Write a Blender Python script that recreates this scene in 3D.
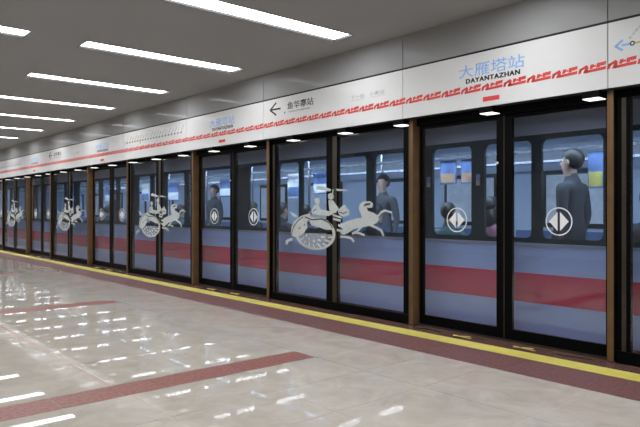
import bpy, bmesh, math, random
from mathutils import Vector, Matrix
random.seed(7)
sc = bpy.context.scene
for o in list(bpy.data.objects): bpy.data.objects.remove(o)
COL = sc.collection

# ------------------------------------------------------------------ camera, world, exposure
ANG = math.atan(530 / 615.6)
cam_d = bpy.data.cameras.new('camera'); cam = bpy.data.objects.new('camera', cam_d); COL.objects.link(cam)
cam_d.sensor_width = 36; cam_d.lens = 615.6 / 640 * 36; cam_d.shift_y = -3.9 / 640
cam_d.clip_start = .05; cam_d.clip_end = 200
cam.location = (0, 0, 1.3); cam.rotation_euler = (math.pi / 2, 0, -ANG)
sc.camera = cam
w = bpy.data.worlds.new('world'); sc.world = w; w.use_nodes = True
w.node_tree.nodes['Background'].inputs[0].default_value = (.6, .6, .62, 1)
w.node_tree.nodes['Background'].inputs[1].default_value = .08
vs = sc.view_settings
vs.view_transform = 'Standard'; vs.look = 'None'; vs.gamma = 1; vs.use_curve_mapping = False
vs.exposure = 0.0
LAMP = 14.5          # ceiling strip lights
TRAIN_LAMP = 17.0    # lamps inside the train

# ------------------------------------------------------------------ materials
M = {}
def mat(name, col, rough=.5, metal=0, spec=.5, noise=None, bump=0, emit=0):
    m = bpy.data.materials.new(name); m.use_nodes = True
    nt = m.node_tree; b = nt.nodes['Principled BSDF']
    b.inputs['Base Color'].default_value = (*col, 1)
    b.inputs['Roughness'].default_value = rough
    b.inputs['Metallic'].default_value = metal
    b.inputs['Specular IOR Level'].default_value = spec
    if noise:                                    # (scale, amount[, detail])
        tc = nt.nodes.new('ShaderNodeTexCoord')
        n = nt.nodes.new('ShaderNodeTexNoise'); n.inputs['Scale'].default_value = noise[0]
        n.inputs['Detail'].default_value = noise[2] if len(noise) > 2 else 4
        nt.links.new(tc.outputs['Object'], n.inputs['Vector'])
        r = nt.nodes.new('ShaderNodeValToRGB'); a = noise[1]
        r.color_ramp.elements[0].position = .3; r.color_ramp.elements[1].position = .7
        r.color_ramp.elements[0].color = (*[c * (1 - a) for c in col], 1)
        r.color_ramp.elements[1].color = (*[min(1, c * (1 + a)) for c in col], 1)
        nt.links.new(n.outputs['Fac'], r.inputs['Fac']); nt.links.new(r.outputs['Color'], b.inputs['Base Color'])
        if bump:
            bp = nt.nodes.new('ShaderNodeBump'); bp.inputs['Strength'].default_value = bump; bp.inputs['Distance'].default_value = .002
            nt.links.new(n.outputs['Fac'], bp.inputs['Height']); nt.links.new(bp.outputs['Normal'], b.inputs['Normal'])
    if emit:
        b.inputs['Emission Color'].default_value = (*col, 1); b.inputs['Emission Strength'].default_value = emit
    M[name] = m; return m

def glass_mat(name, tint, base=.04, rough=.01):
    m = bpy.data.materials.new(name); m.use_nodes = True; nt = m.node_tree; nt.nodes.clear()
    out = nt.nodes.new('ShaderNodeOutputMaterial'); mx = nt.nodes.new('ShaderNodeMixShader')
    tr = nt.nodes.new('ShaderNodeBsdfTransparent'); tr.inputs[0].default_value = (*tint, 1)
    gl = nt.nodes.new('ShaderNodeBsdfGlossy'); gl.inputs['Roughness'].default_value = rough
    gl.inputs['Color'].default_value = (1, 1, 1, 1)
    lw = nt.nodes.new('ShaderNodeLayerWeight'); lw.inputs['Blend'].default_value = .5
    pw = nt.nodes.new('ShaderNodeMath'); pw.operation = 'POWER'; pw.inputs[1].default_value = 5
    ma = nt.nodes.new('ShaderNodeMath'); ma.operation = 'MULTIPLY_ADD'; ma.inputs[1].default_value = 1 - base; ma.inputs[2].default_value = base
    nt.links.new(lw.outputs['Facing'], pw.inputs[0]); nt.links.new(pw.outputs[0], ma.inputs[0])
    nt.links.new(ma.outputs[0], mx.inputs['Fac']); nt.links.new(tr.outputs[0], mx.inputs[1]); nt.links.new(gl.outputs[0], mx.inputs[2])
    nt.links.new(mx.outputs[0], out.inputs[0]); M[name] = m; return m

def frosted_mat(name, col, alpha):
    m = bpy.data.materials.new(name); m.use_nodes = True; nt = m.node_tree
    b = nt.nodes['Principled BSDF']; b.inputs['Roughness'].default_value = .6
    tc = nt.nodes.new('ShaderNodeTexCoord'); n = nt.nodes.new('ShaderNodeTexNoise'); n.inputs['Scale'].default_value = 14
    r = nt.nodes.new('ShaderNodeValToRGB'); r.color_ramp.elements[0].color = (*[c * .75 for c in col], 1); r.color_ramp.elements[1].color = (*col, 1)
    nt.links.new(tc.outputs['Object'], n.inputs['Vector']); nt.links.new(n.outputs['Fac'], r.inputs['Fac'])
    nt.links.new(r.outputs['Color'], b.inputs['Base Color']); b.inputs['Alpha'].default_value = alpha
    M[name] = m; return m

def floor_mat(name, cols, scale, rough, speck=0, spec=.2):
    m = bpy.data.materials.new(name); m.use_nodes = True; nt = m.node_tree; b = nt.nodes['Principled BSDF']
    geo = nt.nodes.new('ShaderNodeNewGeometry')
    n = nt.nodes.new('ShaderNodeTexNoise'); n.inputs['Scale'].default_value = scale; n.inputs['Detail'].default_value = 8
    n.inputs['Roughness'].default_value = .65; n.inputs['Distortion'].default_value = .0 if speck else 1.2
    r = nt.nodes.new('ShaderNodeValToRGB'); r.color_ramp.elements[0].position = .32; r.color_ramp.elements[1].position = .68
    r.color_ramp.elements[0].color = (*cols[0], 1); r.color_ramp.elements[1].color = (*cols[1], 1)
    nt.links.new(geo.outputs['Position'], n.inputs['Vector']); nt.links.new(n.outputs['Fac'], r.inputs['Fac'])
    nt.links.new(r.outputs['Color'], b.inputs['Base Color'])
    b.inputs['Roughness'].default_value = rough; b.inputs['Specular IOR Level'].default_value = spec
    M[name] = m; return m

floor_mat('beige_stone', ((.435, .395, .34), (.555, .51, .455)), 2.6, .02)
floor_mat('red_granite', ((.16, .055, .045), (.38, .16, .135)), 32, .35, 1)
floor_mat('red_granite_edge', ((.10, .042, .038), (.27, .125, .115)), 32, .35, 1)
floor_mat('dark_granite', ((.10, .05, .04), (.17, .09, .075)), 60, .2, 1)
mat('grout', (.68, .63, .57), .7, noise=(30, .1))
mat('yellow_paint', (.70, .60, .12), .45, noise=(12, .06))
mat('ceiling_paint', (.345, .355, .37), .85, noise=(.6, .03))
mat('white_wall', (.4, .4, .4), .7, noise=(2, .03))
mat('fascia_white', (.765, .77, .775), .05, spec=.05, noise=(1.5, .015))
mat('fascia_grey', (.36, .365, .37), .05, spec=.025, noise=(1.5, .02))
mat('joint_black', (.012, .012, .013), .6, noise=(20, .2))
mat('black_frame', (.003, .003, .0035), .5, spec=.06, noise=(20, .2))
mat('bronze', (.20, .115, .055), .35, metal=.35, noise=(6, .12))
mat('bronze_dark', (.055, .04, .03), .4, metal=.3, noise=(6, .15))
glass_mat('door_glass', (.87, .90, .95), .085)
glass_mat('train_glass', (.90, .94, .97), .008)
frosted_mat('frosted', (.74, .78, .76), .80)
frosted_mat('frost_veil', (.62, .66, .72), .35)
mat('white_print', (.92, .92, .92), .5, noise=(10, .02))
mat('grey_print', (.35, .35, .36), .5, noise=(10, .05))
mat('black_print', (.01, .01, .01), .4, noise=(10, .1))
mat('blue_print', (.26, .50, .88), .5, noise=(10, .05))
mat('red_print', (.74, .06, .05), .5, noise=(10, .05))
mat('gold_print', (.62, .42, .06), .5, noise=(10, .05))
mat('lamp_diffuser', (.97, .985, 1), .4, emit=LAMP)
mat('downlight_diffuser', (1, 1, .98), .4, emit=1.5)
mat('train_blue', (.41, .50, .76), .35, metal=0, noise=(1.2, .03))
mat('train_upper', (.30, .33, .42), .35, noise=(1.2, .03))
mat('train_red', (.62, .03, .085), .35, noise=(1.2, .04))
mat('train_band', (.010, .022, .028), .25, noise=(4, .2))
mat('train_inner', (.56, .64, .76), .5, noise=(3, .05))
mat('train_floor', (.20, .22, .25), .5, noise=(20, .2))
mat('train_lamp', (.78, .90, 1), .4, emit=TRAIN_LAMP)
mat('seat_blue', (.10, .18, .34), .5, noise=(5, .1))
mat('steel', (.6, .62, .65), .25, metal=1, noise=(8, .05))
mat('poster_blue', (.13, .21, .42), .4, noise=(9, .35))
mat('poster_orange', (.46, .29, .19), .4, noise=(9, .3))
mat('poster_yellow', (.46, .42, .12), .4, noise=(9, .25))
mat('poster_pale', (.75, .78, .80), .4, noise=(9, .15))
mat('tunnel_dark', (.03, .03, .032), .9, noise=(2, .2))
mat('skin', (.50, .33, .25), .55, noise=(12, .06))
mat('hair_black', (.018, .016, .016), .5, noise=(40, .3))
mat('shoe_black', (.02, .02, .02), .4, noise=(10, .2))
for nm, c in dict(coat_dark=(.033, .037, .048), coat_grey=(.07, .075, .09), coat_teal=(.05, .12, .13), top_pink=(.42, .18, .24), top_olive=(.15, .16, .07),
                  top_navy=(.03, .05, .12), top_white=(.55, .56, .58), trousers_dark=(.03, .032, .04), trousers_blue=(.07, .10, .18), eye=(.01, .01, .01)).items():
    mat(nm, c, .8, noise=(25, .15))

# ------------------------------------------------------------------ mesh helpers
class MB:
    def __init__(s): s.v = []; s.f = []
    def box(s, x0, x1, y0, y1, z0, z1, bev=0):
        n = len(s.v)
        s.v += [(x, y, z) for x in (x0, x1) for y in (y0, y1) for z in (z0, z1)]
        s.f += [tuple(n + i for i in q) for q in ((0, 1, 3, 2), (4, 6, 7, 5), (0, 4, 5, 1), (2, 3, 7, 6), (0, 2, 6, 4), (1, 5, 7, 3))]
        return s
    def prism(s, pts, a0, a1, fn):               # polygon of 2-D points swept from a0 to a1; fn(p, a) -> xyz
        n = len(s.v); k = len(pts)
        s.v += [fn(p, a0) for p in pts] + [fn(p, a1) for p in pts]
        s.f.append(tuple(range(n, n + k))); s.f.append(tuple(range(n + 2 * k - 1, n + k - 1, -1)))
        for i in range(k):
            j = (i + 1) % k; s.f.append((n + j, n + i, n + k + i, n + k + j))
        return s
    def ring(s, outer, inner, a0, a1, fn):       # two loops of the same count
        n = len(s.v); k = len(outer)
        for a in (a0, a1):
            s.v += [fn(p, a) for p in outer] + [fn(p, a) for p in inner]
        for i in range(k):
            j = (i + 1) % k; O0, I0, O1, I1 = n, n + k, n + 2 * k, n + 3 * k
            s.f += [(O0 + i, O0 + j, I0 + j, I0 + i), (O1 + j, O1 + i, I1 + i, I1 + j), (O0 + j, O0 + i, O1 + i, O1 + j), (I0 + i, I0 + j, I1 + j, I1 + i)]
        return s
    def tube(s, p, q, r, k=8):
        p = Vector(p); q = Vector(q); d = (q - p).normalized(); a = d.orthogonal().normalized(); b = d.cross(a)
        pts = [(math.cos(t * math.tau / k) * r, math.sin(t * math.tau / k) * r) for t in range(k)]
        L = (q - p).length
        return s.prism(pts, 0, L, lambda u, t: tuple(p + a * u[0] + b * u[1] + d * t))
    def build(s, name, m, parent=None, smooth=False, bevel=0):
        me = bpy.data.meshes.new(name); me.from_pydata(s.v, [], s.f)
        bm = bmesh.new(); bm.from_mesh(me); bmesh.ops.recalc_face_normals(bm, faces=bm.faces)
        if bevel: bmesh.ops.bevel(bm, geom=list(bm.edges), offset=bevel, segments=1, affect='EDGES')
        bm.to_mesh(me); bm.free()
        me.materials.append(M[m] if isinstance(m, str) else m)
        if smooth:
            for p in me.polygons: p.use_smooth = True
        o = bpy.data.objects.new(name, me); COL.objects.link(o); o.parent = parent
        return o
def tag(o, label, cat, group=None):
    o['label'] = label; o['category'] = cat
    if group: o['group'] = group
    return o
def empty(name, loc=(0, 0, 0), rz=0):
    o = bpy.data.objects.new(name, None); COL.objects.link(o); o.location = loc; o.rotation_euler = (0, 0, rz)
    o.empty_display_size = .1; return o
def struct(o): o['kind'] = 'structure'; return o
def copy_tree(o, parent=None):
    c = o.copy(); COL.objects.link(c); c.parent = parent
    for ch in o.children: copy_tree(ch, c)
    return c
def inst(src, name, parent, loc):
    o = bpy.data.objects.new(name, src.data); COL.objects.link(o); o.parent = parent; o.location = loc; return o
WALL = lambda X: (lambda p, a: (X - a, p[0], p[1]))       # p = (Y, Z) on a wall plane, a = how far it stands proud

ORD = 'first second third fourth fifth sixth seventh eighth ninth tenth eleventh twelfth thirteenth fourteenth fifteenth sixteenth seventeenth eighteenth nineteenth twentieth'.split()
def ordinal(n): return ORD[n] if n < 20 else ('twenty-' + ORD[n - 20] if n < 29 else 'thirty-' + ORD[n - 30] if n > 29 else 'thirtieth')
def past(n):                                   # n = 0, 1, 2 ... beyond the man, -1, -2 ... behind his back
    return ordinal(n) + ' past the dark-coated person' if n >= 0 else ordinal(-n - 1) + ' behind the dark-coated person\'s back'
# ------------------------------------------------------------------ measurements
P = 4.95                      # one door bay + one chariot bay
A0, B0 = 2.34, 4.60           # where the two kinds of post stand
KS = range(-2, 9)
YMIN, YMAX = -6.0, 46.0
H = 3.25                      # ceiling
FX = 5.20                     # face of the fascia
GX = 5.40                     # glass plane
XL = -5.0

# ------------------------------------------------------------------ floor
floor = struct(empty('floor'))
MB().box(XL, 5.48, YMIN, YMAX, -.30, -.0015).build('screed', 'grout', floor)
bandx = 4.365
strips = [(4.14, 4.44), (8.37, 8.70), (13.25, 13.60), (18.1, 18.45), (23.0, 23.35), (27.9, 28.25), (32.8, 33.15)]
strip_end = 3.512
xs = [strip_end]
while xs[-1] > XL: xs.append(xs[-1] - .853)
xs = [bandx] + xs
def breaks(a, b, size=.87):
    n = max(1, round((b - a) / size)); return [a + (b - a) * i / n for i in range(n + 1)]
rows = []
rows += breaks(YMIN, 1.19)[:-1] + [1.19, 2.06, 2.93, 3.535, 4.14]
for i, (a, b) in enumerate(strips):
    e = strips[i + 1][0] if i + 1 < len(strips) else YMAX
    rows += breaks(b, e)
row_pairs = [(a, b) for a, b in zip(rows, rows[1:]) if b - a > .02 and not any(abs(a - s[0]) < .01 for s in strips)]
tiles = []
G = .0022
for ci in range(len(xs) - 1):
    x1, x0 = xs[ci], xs[ci + 1]
    for a, b in row_pairs:
        if ci == 0 and any(abs(a - s[1]) < .01 for s in strips):   # strip stops short of this column
            a = next(s[0] for s in strips if abs(a - s[1]) < .01)
        tiles.append((x0 + G, x1 - G, a + G, b - G))
def vis(t):
    x, y = (t[0] + t[1]) / 2, (t[2] + t[3]) / 2
    dz = x * math.sin(ANG) + y * math.cos(ANG); dx = x * math.cos(ANG) - y * math.sin(ANG)
    return dz > 2 and abs(dx / dz) < .62
vt = sorted([t for t in tiles if vis(t)], key=lambda t: t[2] ** 2 + t[0] ** 2)[:290]
vset = set(vt)
cache = {}
for t in vt:
    sx, sy = round(t[1] - t[0], 4), round(t[3] - t[2], 4)
    if (sx, sy) not in cache:
        o = MB().box(0, sx, 0, sy, -.010, 0).build('stone_tile', 'beige_stone', floor); cache[(sx, sy)] = o; o.location = (t[0], t[2], 0)
    else: inst(cache[(sx, sy)], 'stone_tile', floor, (t[0], t[2], 0))
mb = MB()
for t in tiles:
    if t not in vset: mb.box(t[0], t[1], t[2], t[3], -.010, 0)
o = mb.build('stone_paving', 'beige_stone', floor); o['kind'] = 'stuff'
proto = None
for (a, b) in strips:
    x = strip_end
    while x > XL + .8:
        key = ('s', round(b - a, 3))
        if key not in cache:
            o = MB().box(0, .72 - .003, G, b - a - G, -.010, 0).build('granite_strip_tile', 'red_granite', floor); cache[key] = o; o.location = (x - .72, a, 0)
        else: inst(cache[key], 'granite_strip_tile', floor, (x - .72, a, 0))
        x -= .72
y = YMIN + .25; first = None
while y < YMAX - 1:
    if first is None:
        first = MB().box(bandx + .001, 4.86, 0, .857, -.010, 0).build('granite_edge_tile', 'red_granite_edge', floor); first.location = (0, y, 0)
        f2 = MB().box(5.082, 5.48, 0, .857, -.010, 0).build('granite_kerb_tile', 'dark_granite', floor); f2.location = (0, y, 0)
    else:
        inst(first, 'granite_edge_tile', floor, (0, y, 0)); inst(f2, 'granite_kerb_tile', floor, (0, y, 0))
    y += .86
MB().box(4.86, 5.082, YMIN, YMAX, -.012, .0015).build('yellow_safety_line', 'yellow_paint', floor)
# boarding marks on the kerb at each door bay
def floor_mark(yc, m, first=[None, None], which=0):
    if first[which] is None:
        mb = MB(); fl = lambda p, a: (5.235 + p[0], p[1], a)
        if which == 0:
            mb.prism([(-.05, .10), (-.005, .13), (.0, .07), (-.035, .05)], 0, .002, fl)
            mb.prism([(-.035, .05), (-.015, .05), (-.035, -.12), (-.05, -.11)], 0, .002, fl)
            mb.prism([(-.02, .03), (.0, .03), (.035, -.06), (.018, -.07)], 0, .002, fl)
        else:
            mb.prism([(-.05, .14), (-.02, .16), (.03, .03), (.0, .0)], 0, .002, fl)
            mb.prism([(.0, .0), (.03, .03), (.02, -.16), (-.02, -.15)], 0, .002, fl)
        o = mb.build('boarding_arrow' if which == 0 else 'alighting_mark', m, floor); first[which] = o; o.location = (0, yc, 0)
    else: inst(first[which], first[which].name.split('.')[0], floor, (0, yc, 0))
for k in KS:
    c = 3.45 + P * k
    floor_mark(c + .37, 'yellow_paint', which=0); floor_mark(c - .33, 'yellow_paint', which=0)
    floor_mark(c + .83, 'black_print', which=1); floor_mark(c - .80, 'black_print', which=1)

# ------------------------------------------------------------------ ceiling with recessed strip lights
LCOL = [(2.608, 4.79), (-.167, 2.015)]
LROW = [4.98 + 2.19 * k for k in range(-4, 18)]
LW = .334
mb = MB()
gx = sorted([XL, 8.4] + [v for c in LCOL for v in c]); gy = sorted([YMIN, YMAX] + [v for r in LROW for v in (r, r + LW)])
for i in range(len(gx) - 1):
    for j in range(len(gy) - 1):
        if any(abs(gx[i] - c[0]) < 1e-6 for c in LCOL) and any(abs(gy[j] - r) < 1e-6 for r in LROW): continue
        mb.box(gx[i], gx[i + 1], gy[j], gy[j + 1], H, H + .05)
struct(mb.build('ceiling', 'ceiling_paint'))
LL = 2.182
root = empty('ceiling_light')
mb = MB(); t = .012
for bx in ((0, t, 0, LW), (LL - t, LL, 0, LW), (t, LL - t, 0, t), (t, LL - t, LW - t, LW)): mb.box(*bx[:2], *bx[2:], .002, .045)
mb.box(0, LL, 0, LW, .045, .06)
mb.build('recess_housing', 'joint_black', root)
MB().box(t, LL - t, t, LW - t, .026, .034).build('diffuser', 'lamp_diffuser', root)
names = ['in the ceiling row beside the screen doors', 'in the second ceiling row out from the screen doors', 'in the third ceiling row out from the screen doors', 'in the ceiling row farthest from the screen doors']
used = False
for ci, c in enumerate(LCOL):
    for ri, r in enumerate(LROW):
        o = copy_tree(root) if used else root; used = True
        o.location = (c[0], r, H)
        tag(o, 'white strip light in the row ' + ('over screen doors' if ci == 0 else 'away from doors') + ', ' + past(ri - 4), 'light', 'strip lights ' + names[ci])

# ------------------------------------------------------------------ other walls of the hall and the track
struct(MB().box(XL - .1, XL, YMIN, YMAX, -.3, H + .05).build('wall_left', 'white_wall'))
struct(MB().box(XL, 8.4, YMIN - .1, YMIN, -1.3, H + .05).build('wall_back', 'white_wall'))
struct(MB().box(XL, 8.4, YMAX, YMAX + .1, -1.3, H + .05).build('wall_front', 'white_wall'))
struct(MB().box(8.4, 8.5, YMIN, YMAX, -1.3, H + .05).build('wall_tunnel', 'tunnel_dark'))
struct(MB().box(5.3, 8.4, YMIN, YMAX, -1.3, -1.2).build('floor_track', 'tunnel_dark'))
struct(MB().box(5.2, 5.3, YMIN, YMAX, -1.3, -.3).build('wall_platform_edge', 'tunnel_dark'))

# ------------------------------------------------------------------ fascia above the doors (wall_right)
wall = struct(empty('wall_right', (0, 0, 0)))
ZB, ZG, ZT = 2.318, 2.874, H
MB().box(FX + .012, 5.50, YMIN, YMAX, ZB + .004, H).build('fascia_core', 'joint_black', wall)
MB().box(5.355, 5.47, YMIN, YMAX, 2.243, ZB + .004).build('door_lintel', 'black_frame', wall)

def text_geo(s, offset=0, space=1):
    cu = bpy.data.curves.new('t', 'FONT'); cu.body = s; cu.resolution_u = 3; cu.offset = offset; cu.space_character = space; cu.fill_mode = 'BOTH'
    ob = bpy.data.objects.new('t', cu); COL.objects.link(ob)
    dg = bpy.context.evaluated_depsgraph_get(); me = bpy.data.meshes.new_from_object(ob.evaluated_get(dg))
    v = [tuple(p.co)[:2] for p in me.vertices]; f = [tuple(p.vertices) for p in me.polygons]
    bpy.data.objects.remove(ob); bpy.data.curves.remove(cu); bpy.data.meshes.remove(me)
    x0 = min(p[0] for p in v); x1 = max(p[0] for p in v); y0 = min(p[1] for p in v); y1 = max(p[1] for p in v)
    return [((p[0] - x0) / (x1 - x0), (p[1] - y0) / (y1 - y0)) for p in v], f
TC = {}
def put_text(mb, s, yl, yr, zb, zt, offset=0, rot=0, X=FX - .0015):
    key = (s, offset)
    if key not in TC: TC[key] = text_geo(s, offset, 1.18 if s.startswith('DAY') else 1)
    v, f = TC[key]; n = len(mb.v); wd = abs(yl - yr); ht = zt - zb; c, sn = math.cos(rot), math.sin(rot)
    for (a, b) in v:
        a *= wd; b *= ht; u, q = a * c - b * sn, a * sn + b * c
        mb.v.append((X, yl - u, zb + q))
    mb.f += [tuple(n + i for i in q) for q in f]
class Print(MB):                                  # flat print: keep faces turned to the platform
    pass
def stroke(mb, pts, wd, X=FX, t=.0015):
    fn = WALL(X)
    for (p, q) in zip(pts, pts[1:]):
        d = Vector((q[0] - p[0], q[1] - p[1])); L = d.length or 1; nx, ny = -d.y / L * wd / 2, d.x / L * wd / 2; ex, ey = d.x / L * wd * .25, d.y / L * wd * .25
        mb.prism([(p[0] + nx - ex, p[1] + ny - ey), (p[0] - nx - ex, p[1] - ny - ey), (q[0] - nx + ex, q[1] - ny + ey), (q[0] + nx + ex, q[1] + ny + ey)], 0, t, fn)
def disc(mb, c, r, X=FX, t=.002, n=16):
    mb.prism([(c[0] + r * math.cos(i * math.tau / n), c[1] + r * math.sin(i * math.tau / n)) for i in range(n)], 0, t, WALL(X))
def annulus(mb, c, r0, r1, X=FX, t=.002, n=24, ry=1):
    a = [(c[0] + r1 * math.cos(i * math.tau / n), c[1] + ry * r1 * math.sin(i * math.tau / n)) for i in range(n)]
    b = [(c[0] + r0 * math.cos(i * math.tau / n), c[1] + ry * (r0 - (0 if ry == 1 else 0)) * math.sin(i * math.tau / n)) for i in range(n)]
    mb.ring(a, b, 0, t, WALL(X))

MOT = P / 20
def motif(mb, yl):                                # one cloud-scroll of the red border, yl = its far end
    z0, s = 2.474, 1
    def q(u, v): return (yl - u * MOT, z0 + v * .074)
    def pl(pts): mb.prism([q(*p) for p in pts], 0, .0015, WALL(FX))
    for p in ([(.01, .05), (.11, .05), (.19, .70), (.06, .60)], [(.05, .56), (.32, .96), (.38, .70), (.12, .36)], [(.19, .05), (.34, .0), (.39, .75), (.27, .62)],
              [(.25, .0), (.97, .10), (1.0, .46), (.29, .32)], [(.42, .40), (.53, .44), (.58, .92), (.46, .90)], [(.53, .56), (.65, .58), (.66, .80), (.56, .76)],
              [(.66, .44), (.78, .46), (.80, .98), (.68, .96)], [(.80, .58), (.97, .62), (1.0, 1.04), (.78, .98)]): pl(p)
def fascia_label(panel, kind, y0, y1):
    yc = (y0 + y1) / 2
    mb = MB(); i0 = math.ceil((y0 - .0) / MOT)
    y = i0 * MOT
    while y < y1 - .001:
        motif(mb, y + MOT * .5); y += MOT
    mb.build('red_scroll_border', 'red_print', panel)
    if kind == 'name':
        mb = MB(); put_text(mb, '大雁塔站', yc + .375, yc - .37, 2.634, 2.764, .006); mb.build('station_name', 'blue_print', panel)
        mb = MB(); put_text(mb, 'DAYANTAZHAN', yc + .29, yc - .32, 2.574, 2.622, .034); put_text(mb, 'DAYANTAZHAN', yc + .286, yc - .324, 2.574, 2.622, .034, X=FX - .0018); mb.build('romanised_name', 'black_print', panel)
        MB().box(FX - .004, FX, yc - .10, yc + .085, 2.368, 2.412).build('red_tab', 'red_print', panel)
    elif kind == 'arrow':
        mb = MB()
        stroke(mb, [(y1 - .40, 2.715), (y1 - .165, 2.72)], .024)
        stroke(mb, [(y1 - .30, 2.805), (y1 - .16, 2.718), (y1 - .30, 2.635)], .024)
        mb.build('direction_arrow', 'black_print', panel)
        mb = MB(); put_text(mb, '鱼华寨站', y1 - .56, y1 - 1.12, 2.678, 2.780, .011)
        put_text(mb, 'YUHUAZHAIZHAN', y1 - .58, y1 - 1.05, 2.634, 2.654, .004); disc(mb, (y1 - .50, 2.645), .012)
        mb.build('destination_name', 'black_print', panel)
        mb = MB(); put_text(mb, '下一站', y1 - 1.83, y1 - 2.06, 2.642, 2.690, 0); put_text(mb, '小寨站', y1 - 2.15, y1 - 2.39, 2.642, 2.690, 0)
        put_text(mb, 'XIAYIZHAN', y1 - 1.84, y1 - 2.06, 2.622, 2.632, 0); put_text(mb, 'XIAOZHAIZHAN', y1 - 2.16, y1 - 2.40, 2.622, 2.632, 0)
        mb.build('next_station_name', 'grey_print', panel)
    else:
        mb = MB(); stroke(mb, [(y1 - .12, 2.655), (y1 - .19, 2.655)], .018)
        stroke(mb, [(y1 - .12, 2.695), (y1 - .065, 2.655), (y1 - .12, 2.615)], .018)
        mb.build('direction_arrow', 'blue_print', panel)
        ys = [y1 - .2 - i * (2.27 / 19) for i in range(20)]
        mb = MB(); stroke(mb, [(ys[0] - .014, 2.655), (ys[5], 2.655)], .012); mb.build('travelled_line', 'gold_print', panel)
        mb = MB(); stroke(mb, [(ys[5], 2.655), (ys[-1], 2.655)], .006); mb.build('route_line', 'grey_print', panel)
        mb = MB()
        for i, yy in enumerate(ys):
            annulus(mb, (yy, 2.655), .010 if i else .011, .018 if i else .02, t=.003, n=12)
        mb.build('station_ring', 'black_print', panel)
        mb = MB(); disc(mb, (ys[-1], 2.655), .022, t=.004); disc(mb, (ys[5], 2.612), .018); mb.build('terminus_dot', 'red_print', panel)
        mb = MB()
        for i, yy in enumerate(ys):
            if i == 0: put_text(mb, '鱼华寨站', yy + .018, yy - .12, 2.686, 2.708, .0, .80)
            else:
                for q in range(3 + i % 2): stroke(mb, [(yy - .004 - q * .022, 2.692 + q * .022), (yy - .018 - q * .022, 2.706 + q * .022)], .014)   # too small to read
        mb.build('station_names', 'grey_print' , panel)

def make_panel(y0, y1, kind):
    g = .0045
    o = MB().box(FX, FX + .012, y0 + g, y1 - g, ZB, ZG - .011).build('fascia_panel', 'fascia_white', wall)
    if kind: fascia_label(o, kind, y0, y1)
    MB().box(FX, FX + .012, y0 + g, y1 - g, ZG + .010, ZT - .002).build('upper_fascia_panel', 'fascia_grey', wall)
for k in KS:
    a = A0 + P * k; b = 4.62 + P * k; a2 = A0 + P * (k + 1)
    far = k > 5 or k < -1
    make_panel(a, b, None if k < -1 else 'name'); make_panel(b, a2, None if k < -1 else ('arrow' if k % 2 == 0 else 'map'))

# ------------------------------------------------------------------ posts
def post_proto(kind):
    r = empty('door_post')
    if kind == 'A':
        MB().box(5.283, 5.30, -.010, .042, .012, ZB).build('front_cover', 'bronze', r)
        MB().box(5.30, 5.44, -.010, .042, .012, ZB).build('core', 'black_frame', r)
    else:
        MB().box(5.283, 5.44, -.053, .007, .012, ZB).build('column', 'bronze', r)
        MB().box(5.2815, 5.283, -.005, .004, .012, ZB).build('cover_strip', 'bronze_dark', r)
    MB().box(5.278, 5.445, -.014 if kind == 'A' else -.057, .046 if kind == 'A' else .011, 0, .012).build('foot_plate', 'bronze_dark', r)
    return r
pA, pB = post_proto('A'), post_proto('B')
for i, k in enumerate(KS):
    o = pA if i == 0 else copy_tree(pA); o.location = (0, A0 + P * k, 0)
    tag(o, 'bronze-faced black-sided post, ' + past(k - (1 if k > 0 else 1)), 'post', 'bronze-faced posts with black sides')
    o = pB if i == 0 else copy_tree(pB); o.location = (0, B0 + P * k, 0)
    tag(o, 'all-bronze square post, ' + past(k), 'post', 'all-bronze posts')

# ------------------------------------------------------------------ sliding doors
def symbol(mb_ring, mb_arr, yc, zc, X):
    annulus(mb_ring, (yc, zc), .121, .131, X, .002, 32)
    fn = WALL(X)
    for s in (-1, 1):
        mb_arr.prism([(yc + s * .012, zc + .088), (yc + s * .012, zc - .088), (yc + s * .096, zc)], 0, .002, fn)
def leaf(sign):
    # local: centre seam at y = 0, leaf reaches to sign * 1.10
    r = empty('sliding_door'); W_ = 1.085 if sign > 0 else 1.06
    def yb(a, b): return (a, b) if sign > 0 else (-b, -a)
    f0, f1 = -.02, .02
    x = lambda *v: v
    MB().box(f0, f1, *yb(.003, .088), .015, 2.238).build('meeting_stile', 'black_frame', r)
    MB().box(f0, f1, *yb(W_ - .05, W_), .015, 2.238).build('outer_stile', 'black_frame', r)
    MB().box(f0, f1, *yb(.088, W_ - .05), .015, .118).build('bottom_rail', 'black_frame', r)
    MB().box(f0, f1, *yb(.088, W_ - .05), 2.205, 2.238).build('top_rail', 'black_frame', r)
    gp = MB().box(-.018, -.010, *yb(.088, W_ - .05), .118, 2.205).build('glass_pane', 'door_glass', r)
    a, b = MB(), MB(); symbol(a, b, sign * .575, 1.19, -.0185)
    a.build('roundel_ring', 'white_print', gp); b.build('double_arrow', 'white_print', gp)
    if sign > 0: mb = MB(); disc(mb, (.075, 1.77), .012, -.02, .006, 10); mb.build('key_switch', 'white_print', r)
    MB().box(-.0235, -.02, *yb(.003, .007), .02, 2.235).build('seal_strip', 'bronze_dark', r)
    return r
lA, lB = leaf(1), leaf(-1)
for i, k in enumerate(KS):
    for pr, nm in ((lA, 'far'), (lB, 'near')):
        o = pr if i == 0 else copy_tree(pr); o.location = (GX + .01, 3.45 + P * k, 0)
        if k == 0 and nm == 'near': tag(o, 'black-framed glass sliding door with arrow roundel, standing dark-coated person behind it', 'door')
        elif k == 0: tag(o, 'black-framed glass sliding door with arrow roundel, blue and orange train posters behind it', 'door')
        else: tag(o, 'glass sliding door with arrow roundel, ' + ('leading' if nm == 'near' else 'trailing') + ' leaf of pair ' + past(k - 1 if k > 0 else k), 'door', 'sliding doors in the other bays')
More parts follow.
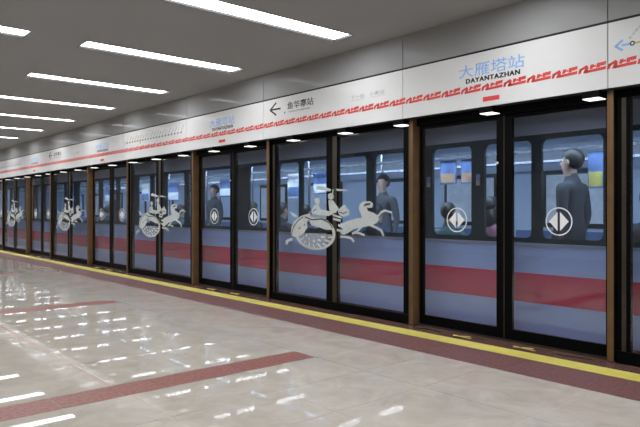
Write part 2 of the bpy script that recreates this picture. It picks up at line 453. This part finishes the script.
for i, k in enumerate(KS):
    o = MB().box(5.35, 5.455, A0 + .046 + P * k, B0 - .06 + P * k, 0, .015).build('door_sill', 'bronze_dark') if i == 0 else sill.copy()
    if i == 0: sill = o
    else: COL.objects.link(o); o.location.y = P * i
    tag(o, 'flat bronze threshold plate ' + ('under the doors of the standing dark-coated person' if k == 0 else 'under sliding doors, ' + past(k - 1 if k > 0 else k)), 'threshold', 'door thresholds')

# ------------------------------------------------------------------ fixed chariot screens
FILLS = [[(0.369, 1.593), (0.308, 1.623), (0.166, 1.596), (0.053, 1.565), (0.078, 1.541), (0.339, 1.57)], [(-0.03, 1.574), (-0.183, 1.559), (-0.293, 1.533), (-0.063, 1.543)], [(0.396, 1.437), (0.361, 1.462), (0.299, 1.455), (0.278, 1.415), (0.299, 1.376), (0.361, 1.371)], [(0.392, 1.362), (0.299, 1.362), (0.273, 1.299), (0.069, 1.277), (0.011, 1.244), (0.111, 1.216), (0.326, 1.226), (0.449, 1.256), (0.449, 1.299)], [(0.12, 1.5), (0.061, 1.521), (0.011, 1.493), (0.011, 1.448), (0.061, 1.424), (0.111, 1.444)], [(0.111, 1.425), (0.019, 1.421), (-0.03, 1.371), (-0.087, 1.316), (-0.038, 1.261), (0.044, 1.25), (0.094, 1.299)], [(0.916, 0.964), (0.896, 1.06), (0.819, 1.145), (0.678, 1.214), (0.503, 1.247), (0.467, 1.19), (0.558, 1.131), (0.549, 1.056), (0.631, 0.972), (0.753, 0.916), (0.867, 0.918)], [(0.449, 1.202), (0.273, 1.186), (0.12, 1.154), (0.036, 1.095), (0.061, 1.022), (0.187, 1.041), (0.326, 1.072), (0.449, 1.087), (0.503, 1.138)], [(1.043, 0.857), (0.906, 0.899), (0.867, 0.87), (0.974, 0.842), (0.994, 0.787), (1.033, 0.803)], [(0.945, 1.275), (0.8, 1.228), (0.772, 1.193), (0.867, 1.204)], [(-0.071, 1.294), (-0.167, 1.348), (-0.215, 1.364), (-0.231, 1.321), (-0.286, 1.294), (-0.286, 1.23), (-0.191, 1.207), (-0.127, 1.218), (-0.087, 1.25)], [(-0.119, 1.109), (-0.262, 1.154), (-0.416, 1.188), (-0.522, 1.2), (-0.499, 1.252), (-0.462, 1.305), (-0.477, 1.363), (-0.537, 1.399), (-0.654, 1.403), (-0.712, 1.371), (-0.697, 1.325), (-0.625, 1.32), (-0.603, 1.331), (-0.618, 1.284), (-0.712, 1.263), (-0.783, 1.233), (-0.811, 1.182), (-0.769, 1.136), (-0.676, 1.103), (-0.552, 1.085), (-0.378, 1.055), (-0.254, 0.998), (-0.183, 0.974), (-0.119, 0.994), (-0.167, 1.044)]]
STROKES = [([(-0.783, 1.213), (-0.846, 1.269), (-0.908, 1.289), (-1.017, 1.265)], 0.024), ([(-0.676, 1.108), (-0.769, 1.08), (-0.846, 1.051), (-0.881, 0.991)], 0.03), ([(-0.507, 1.089), (-0.439, 1.03), (-0.348, 0.996)], 0.03), ([(-0.363, 1.007), (-0.477, 1.005), (-0.559, 0.986)], 0.026), ([(-0.127, 0.951), (-0.246, 0.949), (-0.332, 0.936), (-0.371, 0.895)], 0.03), ([(-0.087, 1.097), (-0.167, 1.077)], 0.03), ([(-0.063, 1.036), (-0.183, 1.018)], 0.03), ([(0.011, 1.178), (-0.119, 1.158)], 0.03), ([(0.019, 1.228), (-0.143, 1.196)], 0.024)]
WC, WRX, WRY = (.392, .975), .42, .222
def chariot(parent, X):
    fn = WALL(X)
    mb = MB()
    for f in FILLS[-1:]: mb.prism(f, 0, .002, fn)
    for s, wd in STROKES[:5]: stroke(mb, s, wd, X, .002)
    mb.build('horse', 'frosted', parent)
    mb = MB()
    for f in (FILLS[2], FILLS[3], FILLS[4], FILLS[5]): mb.prism(f, 0, .002, fn)
    mb.build('riders', 'frosted', parent)
    mb = MB()
    for f in FILLS[0:2]: mb.prism(f, 0, .002, fn)
    stroke(mb, [(.02, 1.56), (.03, 1.51)], .02, X, .002)
    mb.build('canopy', 'frosted', parent)
    mb = MB()
    for f in FILLS[6:11]: mb.prism(f, 0, .002, fn)
    for s, wd in STROKES[5:]: stroke(mb, s, wd, X, .002)
    mb.build('carriage_body', 'frosted', parent)
    mb = MB(); n = 40
    e = lambda t, g: (WC[0] + math.cos(t) * WRX * g, WC[1] + math.sin(t) * WRY * g)
    mb.ring([e(i * math.tau / n, 1.0) for i in range(n)], [e(i * math.tau / n, .87) for i in range(n)], .0005, .0025, fn)
    for i in range(9):
        t = math.pi * 1.06 + i * math.pi * .88 / 8
        stroke(mb, [e(t, .86), e(t + .10, .60 if i % 2 else .70)], .020, X, .002)
    for i in range(5):
        t = math.pi * 1.12 + i * math.pi * .76 / 4; stroke(mb, [e(t, .50), e(t + .16, .40)], .022, X, .002)
    mb.build('wheel', 'frosted', parent)
    mb = MB(); mb.prism([e(math.pi + i * math.pi / 20, .86) for i in range(21)], -.0002, .0004, fn); mb.build('wheel_veil', 'frost_veil', parent)
    mb = MB()
    for pts, wd in (([(.60, 1.20), (.45, 1.16), (.25, 1.175), (.10, 1.13), (.03, 1.06)], .016), ([(.90, .95), (.85, 1.06), (.76, 1.14), (.64, 1.20)], .014), ([(.52, 1.04), (.40, 1.02), (.30, 1.045), (.16, 1.01), (.06, 1.02)], .034),
                    ([(.74, 1.03), (.70, 1.05)], .014), ([(.62, 1.08), (.60, 1.10)], .014), ([(.42, 1.28), (.36, 1.31)], .012), ([(-.10, 1.27), (-.18, 1.25), (-.24, 1.27)], .012), ([(-.66, 1.37), (-.60, 1.365), (-.56, 1.35)], .02)):
        stroke(mb, pts, wd, X - .002, .0012)
    mb.build('engraved_lines', 'black_print', parent)['kind'] = 'stuff'
def screen():
    r = empty('fixed_glass_screen')          # local y = 0 at the middle of the bay (4.607 .. 7.28 -> 5.945)
    y0, y1 = -1.325, 1.322
    MB().box(5.31, 5.435, y0, y1, .0, .105).build('kick_plate', 'black_frame', r)
    MB().box(5.325, 5.375, y0, y0 + .10, .105, 2.243).build('stile', 'black_frame', r)
    MB().box(5.325, 5.375, y1 - .11, y1, .105, 2.243).build('stile', 'black_frame', r)
    MB().box(5.321, 5.325, y1 - .075, y1 - .04, .105, 2.243).build('stile_trim', 'bronze_dark', r)
    MB().box(5.318, 5.375, -.105, .105, .105, 2.243).build('mullion', 'black_frame', r)
    MB().box(5.314, 5.318, -.10, -.02, .105, 2.243).build('mullion_trim', 'bronze_dark', r)
    MB().box(5.327, 5.335, y0 + .10, -.105, .105, 2.243).build('glass_pane', 'door_glass', r)
    MB().box(5.327, 5.335, .105, y1 - .11, .105, 2.243).build('glass_pane', 'door_glass', r)
    e = empty('chariot_emblem'); e.parent = r; e.location = (0, -.052, 1.3 * .0145); e.scale = (1, .9855, .9855); chariot(e, 5.3135)
    e['label'] = 'frosted white chariot with riders and a horse'
    return r
s0 = screen()
for i, k in enumerate(KS):
    o = s0 if i == 0 else copy_tree(s0); o.location = (0, 5.945 + P * k, 0)
    if k % 2 == 0: tag(o, 'two-pane chariot glass screen under a black arrow sign, ' + past(k), 'glass screen', 'chariot screens under the arrow signs')
    else: tag(o, 'two-pane chariot glass screen under a blue-arrow route map, ' + past(k), 'glass screen', 'chariot screens under the route maps')

# ------------------------------------------------------------------ small downlights under the fascia
d0 = None
posts_y = [A0 + P * k for k in KS] + [B0 + P * k - .02 for k in KS]
yd = 2.49 - 1.05 * 3; di = 0
while yd < 40:
    yy = yd
    for p in posts_y:
        if abs(yy - p) < .11: yy = p + (.115 if yy >= p else -.115)
    if d0 is None:
        d0 = empty('downlight'); o = d0
        MB().box(5.205, 5.345, -.075, .075, .006, .066).build('housing', 'black_frame', d0)
        MB().box(5.209, 5.341, -.071, .071, 0, .006).build('diffuser', 'downlight_diffuser', d0)
    else: o = copy_tree(d0)
    o.location = (0, yy, 2.252)
    tag(o, 'small flat white downlight under the fascia, ' + past(di - 4), 'light', 'downlights under the fascia')
    yd += 1.05; di += 1

# ------------------------------------------------------------------ train
TX = 5.62
TY0, TY1 = -4.0, 26.0
train = empty('train_car', (0, TY0, -1.2))
def tb(name, m, *boxes, parent=None):
    mb = MB()
    for b in boxes: mb.box(b[0], b[1], b[2] - TY0, b[3] - TY0, b[4] + 1.2, b[5] + 1.2)
    return mb.build(name, m, parent or train)
WZ0, WZ1 = .965, 2.045
tb('lower_side_panel', 'train_blue', (TX, TX + .05, TY0, TY1, -.95, WZ0))
tb('red_stripe', 'train_red', (TX - .004, TX, TY0, TY1, .37, .663))
tb('sill_moulding', 'train_upper', (TX - .012, TX, TY0, TY1, .935, .965))
tb('upper_side_panel', 'train_upper', (TX, TX + .05, TY0, TY1, WZ1, 2.62))
tb('far_side', 'train_inner', (8.20, 8.25, TY0, TY1, -.95, 2.62))
tb('end_wall', 'train_inner', (TX + .05, 8.2, TY0, TY0 + .05, -.95, 2.62)); tb('end_wall', 'train_inner', (TX + .05, 8.2, TY1 - .05, TY1, -.95, 2.62))
tb('cabin_floor', 'train_floor', (TX + .05, 8.20, TY0, TY1, .0, .08))
tb('cabin_ceiling', 'train_inner', (TX + .05, 8.20, TY0, TY1, 2.30, 2.33))
mb = MB(); mb.prism([(TX, 2.62), (TX + .35, 2.95), (7.0, 3.02), (7.9, 2.95), (8.25, 2.62)], TY0, TY1, lambda p, a: (p[0], a - TY0, p[1] + 1.2)); mb.build('roof', 'train_upper', train)
tb('underframe', 'tunnel_dark', (5.8, 8.0, TY0 + .5, TY1 - .5, -1.05, -.9))
for yy in (TY0 + 3, TY0 + 5.2, TY1 - 5.2, TY1 - 3):
    for xx in (6.05, 7.6):
        mb = MB(); mb.tube((xx, yy - TY0, .42), (xx + .12, yy - TY0, .42), .42, 20); mb.build('wheel', 'steel', train)
for xx in (5.70,): tb('lamp_panel', 'train_lamp', (xx, xx + .28, TY0 + .3, TY1 - .3, 2.285, 2.298))
# windows facing the platform
wins = [(-3.5, -2.4), (-2.25, -1.2), (-1.05, .05), (.2, 1.1), (1.25, 2.385), (2.571, 3.183), (3.291, 3.842), (4.007, 4.545), (4.973, 5.477), (5.62, 6.22), (6.34, 6.93), (7.01, 7.50),
        (7.79, 8.30), (8.80, 9.74), (9.92, 10.30), (10.45, 11.18), (11.36, 11.76), (11.90, 12.50), (12.95, 13.50), (13.66, 14.50), (14.70, 15.30), (15.48, 16.05), (16.42, 17.0),
        (17.15, 18.0), (18.2, 18.8), (18.95, 19.6), (20.0, 20.7), (20.85, 21.6), (21.8, 22.4), (22.6, 23.3), (23.6, 24.4), (24.6, 25.6)]
def rrect(y0, y1, z0, z1, r, n=5):
    pts = []
    for (cy, cz, a) in ((y1 - r, z1 - r, 0), (y0 + r, z1 - r, 90), (y0 + r, z0 + r, 180), (y1 - r, z0 + r, 270)):
        for i in range(n + 1):
            t = math.radians(a + 90 * i / n); pts.append((cy + r * math.cos(t), cz + r * math.sin(t)))
    return pts
for i, (a, b) in enumerate(wins):
    L = TY0 if i == 0 else (wins[i - 1][1] + a) / 2; R = TY1 if i == len(wins) - 1 else (b + wins[i + 1][0]) / 2
    inner = rrect(a, b, WZ0 + .05, WZ1 - .05, .06); n = 6
    corners = [(R, WZ1), (L, WZ1), (L, WZ0), (R, WZ0)]
    outer = [corners[j // n] for j in range(4 * n)]
    mb = MB(); mb.ring(outer, inner, 0, .04, lambda p, q: (TX + .045 - q, p[0] - TY0, p[1] + 1.2))
    fr = mb.build('window_frame', 'train_band', train)
    bm = bmesh.new(); bm.from_mesh(fr.data); bmesh.ops.remove_doubles(bm, verts=bm.verts, dist=1e-5); bmesh.ops.dissolve_degenerate(bm, edges=bm.edges, dist=1e-5)
    bmesh.ops.recalc_face_normals(bm, faces=bm.faces); bm.to_mesh(fr.data); bm.free()
    tb('window_pane', 'train_glass', (TX + .02, TX + .026, a - .01, b + .01, WZ0 + .04, WZ1 - .04), parent=fr)
    bm = None
# far side inside: windows, posters, rails, seats
y = TY0 + .6; j = 0
while y < TY1 - 1.6:
    f = tb('far_window_frame', 'train_band', (8.17, 8.20, y, y + 1.0, 1.05, 1.85))
    tb('far_window_pane', 'poster_pale' if j % 3 else 'train_inner', (8.16, 8.17, y + .06, y + .94, 1.11, 1.79), parent=f)
    tb('handrail_post', 'steel', (6.9, 6.93, y + 1.2, y + 1.23, .08, 2.30))
    y += 1.75; j += 1
for xx in (6.25, 7.65): tb('overhead_rail', 'steel', (xx, xx + .03, TY0 + .2, TY1 - .2, 1.93, 1.96))
tb('luggage_cornice', 'poster_pale', (8.02, 8.20, TY0 + .05, TY1 - .05, 1.98, 2.2)); 
def seat(y0, y1, side):
    x0, x1 = (5.72, 6.15) if side == 'near' else (7.72, 8.15)
    s = tb('bench_seat', 'seat_blue', (x0, x1, y0, y1, .43, .51))
    if side == 'near': tb('bench_back', 'seat_blue', (5.68, 5.73, y0, y1, .51, .93), parent=s)
    else: tb('bench_back', 'seat_blue', (8.12, 8.17, y0, y1, .51, 1.0), parent=s)
    tb('bench_support', 'steel', (x0 + .05, x1 - .05, y0 + .1, y0 + .16, .08, .43), (x0 + .05, x1 - .05, y1 - .16, y1 - .1, .08, .43), parent=s)
SEATS = [(-3.4, -1.3), (-.9, 2.55), (3.65, 5.0), (5.4, 9.1), (10.6, 13.2), (14.4, 17.0), (18.0, 20.6), (21.6, 24.6)]
for a, b in SEATS: seat(a, b, 'near'); seat(a, b, 'far')
# advertisement panels hanging inside, seen through the windows
def ad(yc, x, wd, z0, z1, top, bottom):
    p = tb('advert_panel', top, (x, x + .02, yc - wd / 2, yc + wd / 2, z0, z1))
    tb('advert_band', bottom, (x - .004, x, yc - wd / 2 + .01, yc + wd / 2 - .01, z0 + .02, z0 + (z1 - z0) * .45), parent=p)
ad(4.84, 6.3, .24, 1.62, 1.92, 'poster_blue', 'poster_orange')
ad(4.54, 6.3, .20, 1.62, 1.92, 'poster_blue', 'poster_orange')
ad(2.96, 6.3, .16, 1.52, 1.90, 'poster_blue', 'poster_yellow')
for yy in (4.60, 3.92):
    st_ = tb('window_sticker', 'poster_blue', (TX + .001, TX + .005, yy - .025, yy + .025, 1.56, 1.68)); tb('sticker_band', 'poster_orange', (TX, TX + .001, yy - .022, yy + .022, 1.565, 1.61), parent=st_)
ad(7.35, 6.4, .5, 1.55, 1.9, 'poster_blue', 'poster_pale'); ad(8.1, 6.4, .35, 1.5, 1.9, 'poster_pale', 'poster_blue')
ad(10.2, 6.4, .5, 1.55, 1.9, 'poster_blue', 'poster_pale'); ad(12.4, 6.4, .5, 1.5, 1.9, 'poster_blue', 'poster_pale'); ad(13.8, 6.4, .4, 1.5, 1.9, 'poster_pale', 'poster_blue'); ad(16, 6.4, .5, 1.5, 1.9, 'poster_blue', 'poster_pale')
ad(18.4, 6.4, .6, 1.5, 1.9, 'poster_blue', 'poster_pale'); ad(20.6, 6.4, .6, 1.5, 1.9, 'poster_blue', 'poster_pale')
tag(train, 'blue-grey metro car with red waist stripe standing behind the screen doors', 'train')
t2 = copy_tree(train); t2.location.y = TY1 + .35; t2.scale.y = (45.7 - TY1 - .35) / (TY1 - TY0)
tag(t2, 'blue-grey red-striped metro car coupled beyond the first one', 'train')

# ------------------------------------------------------------------ passengers
def person(loc, rz, coat, trousers='trousers_dark', pose='stand', height=1.75, raised=False, label='', hair_long=False):
    S = height / 1.80
    J = []; E = []; T = []
    def j(p, r, par, tagm): 
        J.append((p, r)); T.append(tagm)
        if par is not None: E.append((par, len(J) - 1))
        return len(J) - 1
    dz = 0 if pose == 'stand' else -.41
    pel = j((0, 0, .96 + dz), (.155, .115), None, 1)
    wa = j((0, -.005, 1.12 + dz), (.145, .105), pel, 1)
    ch = j((0, 0, 1.31 + dz), (.175, .12), wa, 1)
    nb = j((0, -.005, 1.465 + dz), (.125, .085), ch, 1)
    ne = j((0, .004, 1.53 + dz), (.056, .06), nb, 1)
    jaw = j((0, .028, 1.59 + dz), (.060, .072), ne, 0)
    mid = j((0, .012, 1.675 + dz), (.077, .096), jaw, 0)
    cr = j((0, .0, 1.755 + dz), (.058, .072), mid, 0)
    for s in (-1, 1):
        sh = j((s * .195, -.005, 1.425 + dz), (.072, .072), ch, 1)
        if raised and s == raised:
            el = j((s * .23, .06, 1.17 + dz), (.05, .05), sh, 1); wr = j((s * .10, .27, 1.36 + dz), (.032, .032), el, 1); ha = j((s * .06, .29, 1.43 + dz), (.036, .024), wr, 0)
            fd = Vector((-s * .25, .35, .9))
        elif pose == 'stand':
            el = j((s * .25, -.03, 1.13 + dz), (.05, .05), sh, 1); wr = j((s * .265, .05, .89 + dz), (.032, .032), el, 1); ha = j((s * .262, .07, .815 + dz), (.026, .038), wr, 0)
            fd = Vector((-s * .05, .25, -.95))
        else:
            el = j((s * .25, .02, 1.13 + dz), (.05, .05), sh, 1); wr = j((s * .14, .23, 1.065 + dz), (.032, .032), el, 1); ha = j((s * .11, .29, 1.05 + dz), (.036, .024), wr, 0)
            fd = Vector((-s * .15, .9, -.3))
        fd.normalize(); side = fd.cross(Vector((1, 0, 0) if pose == 'stand' and raised != s else (0, 0, 1))).normalized()
        hp = Vector(J[ha][0])
        for q, ln in enumerate((.070, .080, .074, .058)):
            b = hp + fd * .03 + side * (q - 1.5) * .021
            k1 = j(tuple(b), (.0105, .0105), ha, 0); k2 = j(tuple(b + fd * ln * .55 + Vector((-s * .008, 0, -.004))), (.009, .009), k1, 0)
            j(tuple(b + fd * ln + Vector((-s * .022, 0, -.012))), (.0075, .0075), k2, 0)
        tb_ = hp - fd * .012 - side * .036
        k1 = j(tuple(tb_), (.012, .012), ha, 0); j(tuple(tb_ - side * .02 + fd * .045), (.009, .009), k1, 0)
        hi = j((s * .092, 0, .89 + dz), (.10, .10), pel, 2)
        if pose == 'stand':
            kn = j((s * .10, .012, .50), (.064, .064), hi, 2); an = j((s * .10, -.03, .10), (.042, .045), kn, 2); to = j((s * .115, .13, .042), (.040, .036), an, 3)
        else:
            kn = j((s * .105, .44, .50), (.064, .064), hi, 2); an = j((s * .105, .42, .10), (.042, .045), kn, 2); to = j((s * .12, .58, .042), (.040, .036), an, 3)
    me = bpy.data.meshes.new('sk'); me.from_pydata([tuple(S * c for c in p) for p, r in J], E, [])
    ob = bpy.data.objects.new('sk', me); COL.objects.link(ob)
    m = ob.modifiers.new('skin', 'SKIN'); m.use_smooth_shade = True; m.branch_smoothing = .3
    lay = me.skin_vertices[0].data
    for i, (p, r) in enumerate(J): lay[i].radius = (r[0] * S, r[1] * S); lay[i].use_root = (i == 0)
    sb = ob.modifiers.new('sub', 'SUBSURF'); sb.levels = 2; sb.render_levels = 2
    dg = bpy.context.evaluated_depsgraph_get(); bme = bpy.data.meshes.new_from_object(ob.evaluated_get(dg))
    bpy.data.objects.remove(ob)
    bme.materials.clear()
    for nm in ('skin', coat, trousers, 'shoe_black'): bme.materials.append(M[nm])
    pts = [Vector(p) * S for p, r in J]
    seg = [(pts[a], pts[b], T[b]) for a, b in E]
    for pl in bme.polygons:
        c = pl.center; best = None
        for a, b, tg in seg:
            d = b - a; t = max(0, min(1, (c - a).dot(d) / max(1e-9, d.length_squared))); q = (a + d * t - c).length
            if best is None or q < best[0]: best = (q, tg)
        pl.material_index = best[1]; pl.use_smooth = True
    hz = 1.675 + dz
    for v in bme.vertices:            # nose, brow and chin
        x, y_, z = v.co / S
        if y_ > .06 and z > hz - .14:
            v.co.y += S * .026 * math.exp(-(x / .016) ** 2 - ((z - (hz - .03)) / .026) ** 2)
            v.co.y -= S * .010 * math.exp(-((abs(x) - .033) / .018) ** 2 - ((z - (hz + .003)) / .014) ** 2)
            v.co.y += S * .008 * math.exp(-(x / .03) ** 2 - ((z - (hz - .105)) / .02) ** 2)
    bm = bmesh.new(); bm.from_mesh(bme); zmin = min(v.co.z for v in bm.verts); bm.free()
    body = bpy.data.objects.new('person', bme); COL.objects.link(body)
    body.location = (loc[0], loc[1], loc[2] - zmin + .001); body.rotation_euler = (0, 0, rz)
    def blob(name, m_, cs, zcut=None):
        bm = bmesh.new()
        for c, r in cs:
            g = bmesh.ops.create_uvsphere(bm, u_segments=20, v_segments=14, radius=1)
            for v in g['verts']: v.co = Vector((v.co.x * r[0] + c[0], v.co.y * r[1] + c[1], v.co.z * r[2] + c[2])) * S
        if name == 'hair':              # hairline: high on the forehead, low at the nape, a little uneven
            rr = random.Random(3)
            for v in bm.verts:
                x, y_, z = v.co / S
                t = max(0, min(1, (y_ + .05) / .10)); low = hz - .085 + t * t * (3 - 2 * t) * .135
                if not hair_long or z > hz - .03: z = max(z, low - (.0 if y_ > 0 else .01))
                q = 1 + rr.uniform(-.035, .035)
                v.co = Vector((x * q, -.012 + (y_ + .012) * q, z + rr.uniform(-.004, .004))) * S
        me2 = bpy.data.meshes.new(name); 
        for f in bm.faces: f.smooth = True
        bm.to_mesh(me2); bm.free(); me2.materials.append(M[m_]); o2 = bpy.data.objects.new(name, me2); COL.objects.link(o2); o2.parent = body; return o2
    cs = [((0, -.012, hz + .018), (.089, .110, .108))]
    if hair_long: cs += [((0, -.06, hz - .11), (.095, .06, .13)), ((.075, -.01, hz - .07), (.022, .05, .12)), ((-.075, -.01, hz - .07), (.022, .05, .12))]
    blob('hair', 'hair_black', cs)
    for s in (-1, 1):
        blob('eye', 'eye', [((s * .032, .094, hz + .002), (.011, .008, .007))]); blob('ear', 'skin', [((s * .083, .0, hz - .015), (.012, .02, .032))])
    blob('nose', 'skin', [((0, .110, hz - .030), (.013, .020, .022))])
    blob('mouth', 'top_pink', [((0, .098, hz - .078), (.022, .008, .006))])
    tag(body, label, 'person', None)
    return body
FZ = .08
R90 = math.pi / 2
person((6.02, 3.07, FZ), 0, 'coat_dark', height=1.86, label='standing person in a dark coat seen side-on behind an arrow door')
person((6.55, 6.20, FZ), R90, 'coat_grey', height=1.76, label='person in grey standing square behind the near chariot screen, arms down')
person((6.85, 11.42, FZ), R90, 'coat_grey', height=1.78, label='person in grey standing square behind an arrow door beyond the near chariot screen')
person((5.95, 4.56, FZ), -R90, 'coat_teal', pose='sit', height=1.72, label='seated person in teal top below the blue and orange train posters')
person((5.95, 3.98, FZ), -R90, 'top_pink', pose='sit', height=1.80, label='seated person in pink top with long dark hair behind an arrow door', hair_long=True)
person((5.95, 5.75, FZ), -R90, 'top_navy', pose='sit', height=1.72, label='seated person in navy top behind the horse of the near chariot screen')
person((5.95, 7.84, FZ), -R90, 'coat_dark', pose='sit', height=1.76, label='seated dark-clad person behind the wheel side of the near chariot screen')
person((5.95, 7.24, FZ), -R90, 'coat_grey', pose='sit', height=1.70, label='seated grey-clad person behind the riders of the near chariot screen')
person((5.95, 8.66, FZ), -R90, 'coat_dark', pose='sit', height=1.78, label='seated dark-clad person behind the arrow door next to the near chariot screen', hair_long=True)
person((5.95, 2.28, FZ), -R90, 'coat_dark', pose='sit', height=1.90, label='seated dark-clad person behind the screen under the blue-arrow route map')
person((5.95, 11.2, FZ), -R90, 'coat_teal', pose='sit', height=1.75, label='seated person in teal top behind the second chariot screen')
person((5.95, 12.1, FZ), -R90, 'top_navy', pose='sit', height=1.75, label='seated person in navy top behind the second chariot screen')
person((6.5, 15.9, FZ), R90, 'coat_dark', height=1.76, label='dark-clad person standing square behind the second pair of arrow doors past the near chariot screen')
person((5.95, 14.9, FZ), -R90, 'coat_dark', pose='sit', height=1.75, label='seated dark-clad person far along the train behind arrow doors')
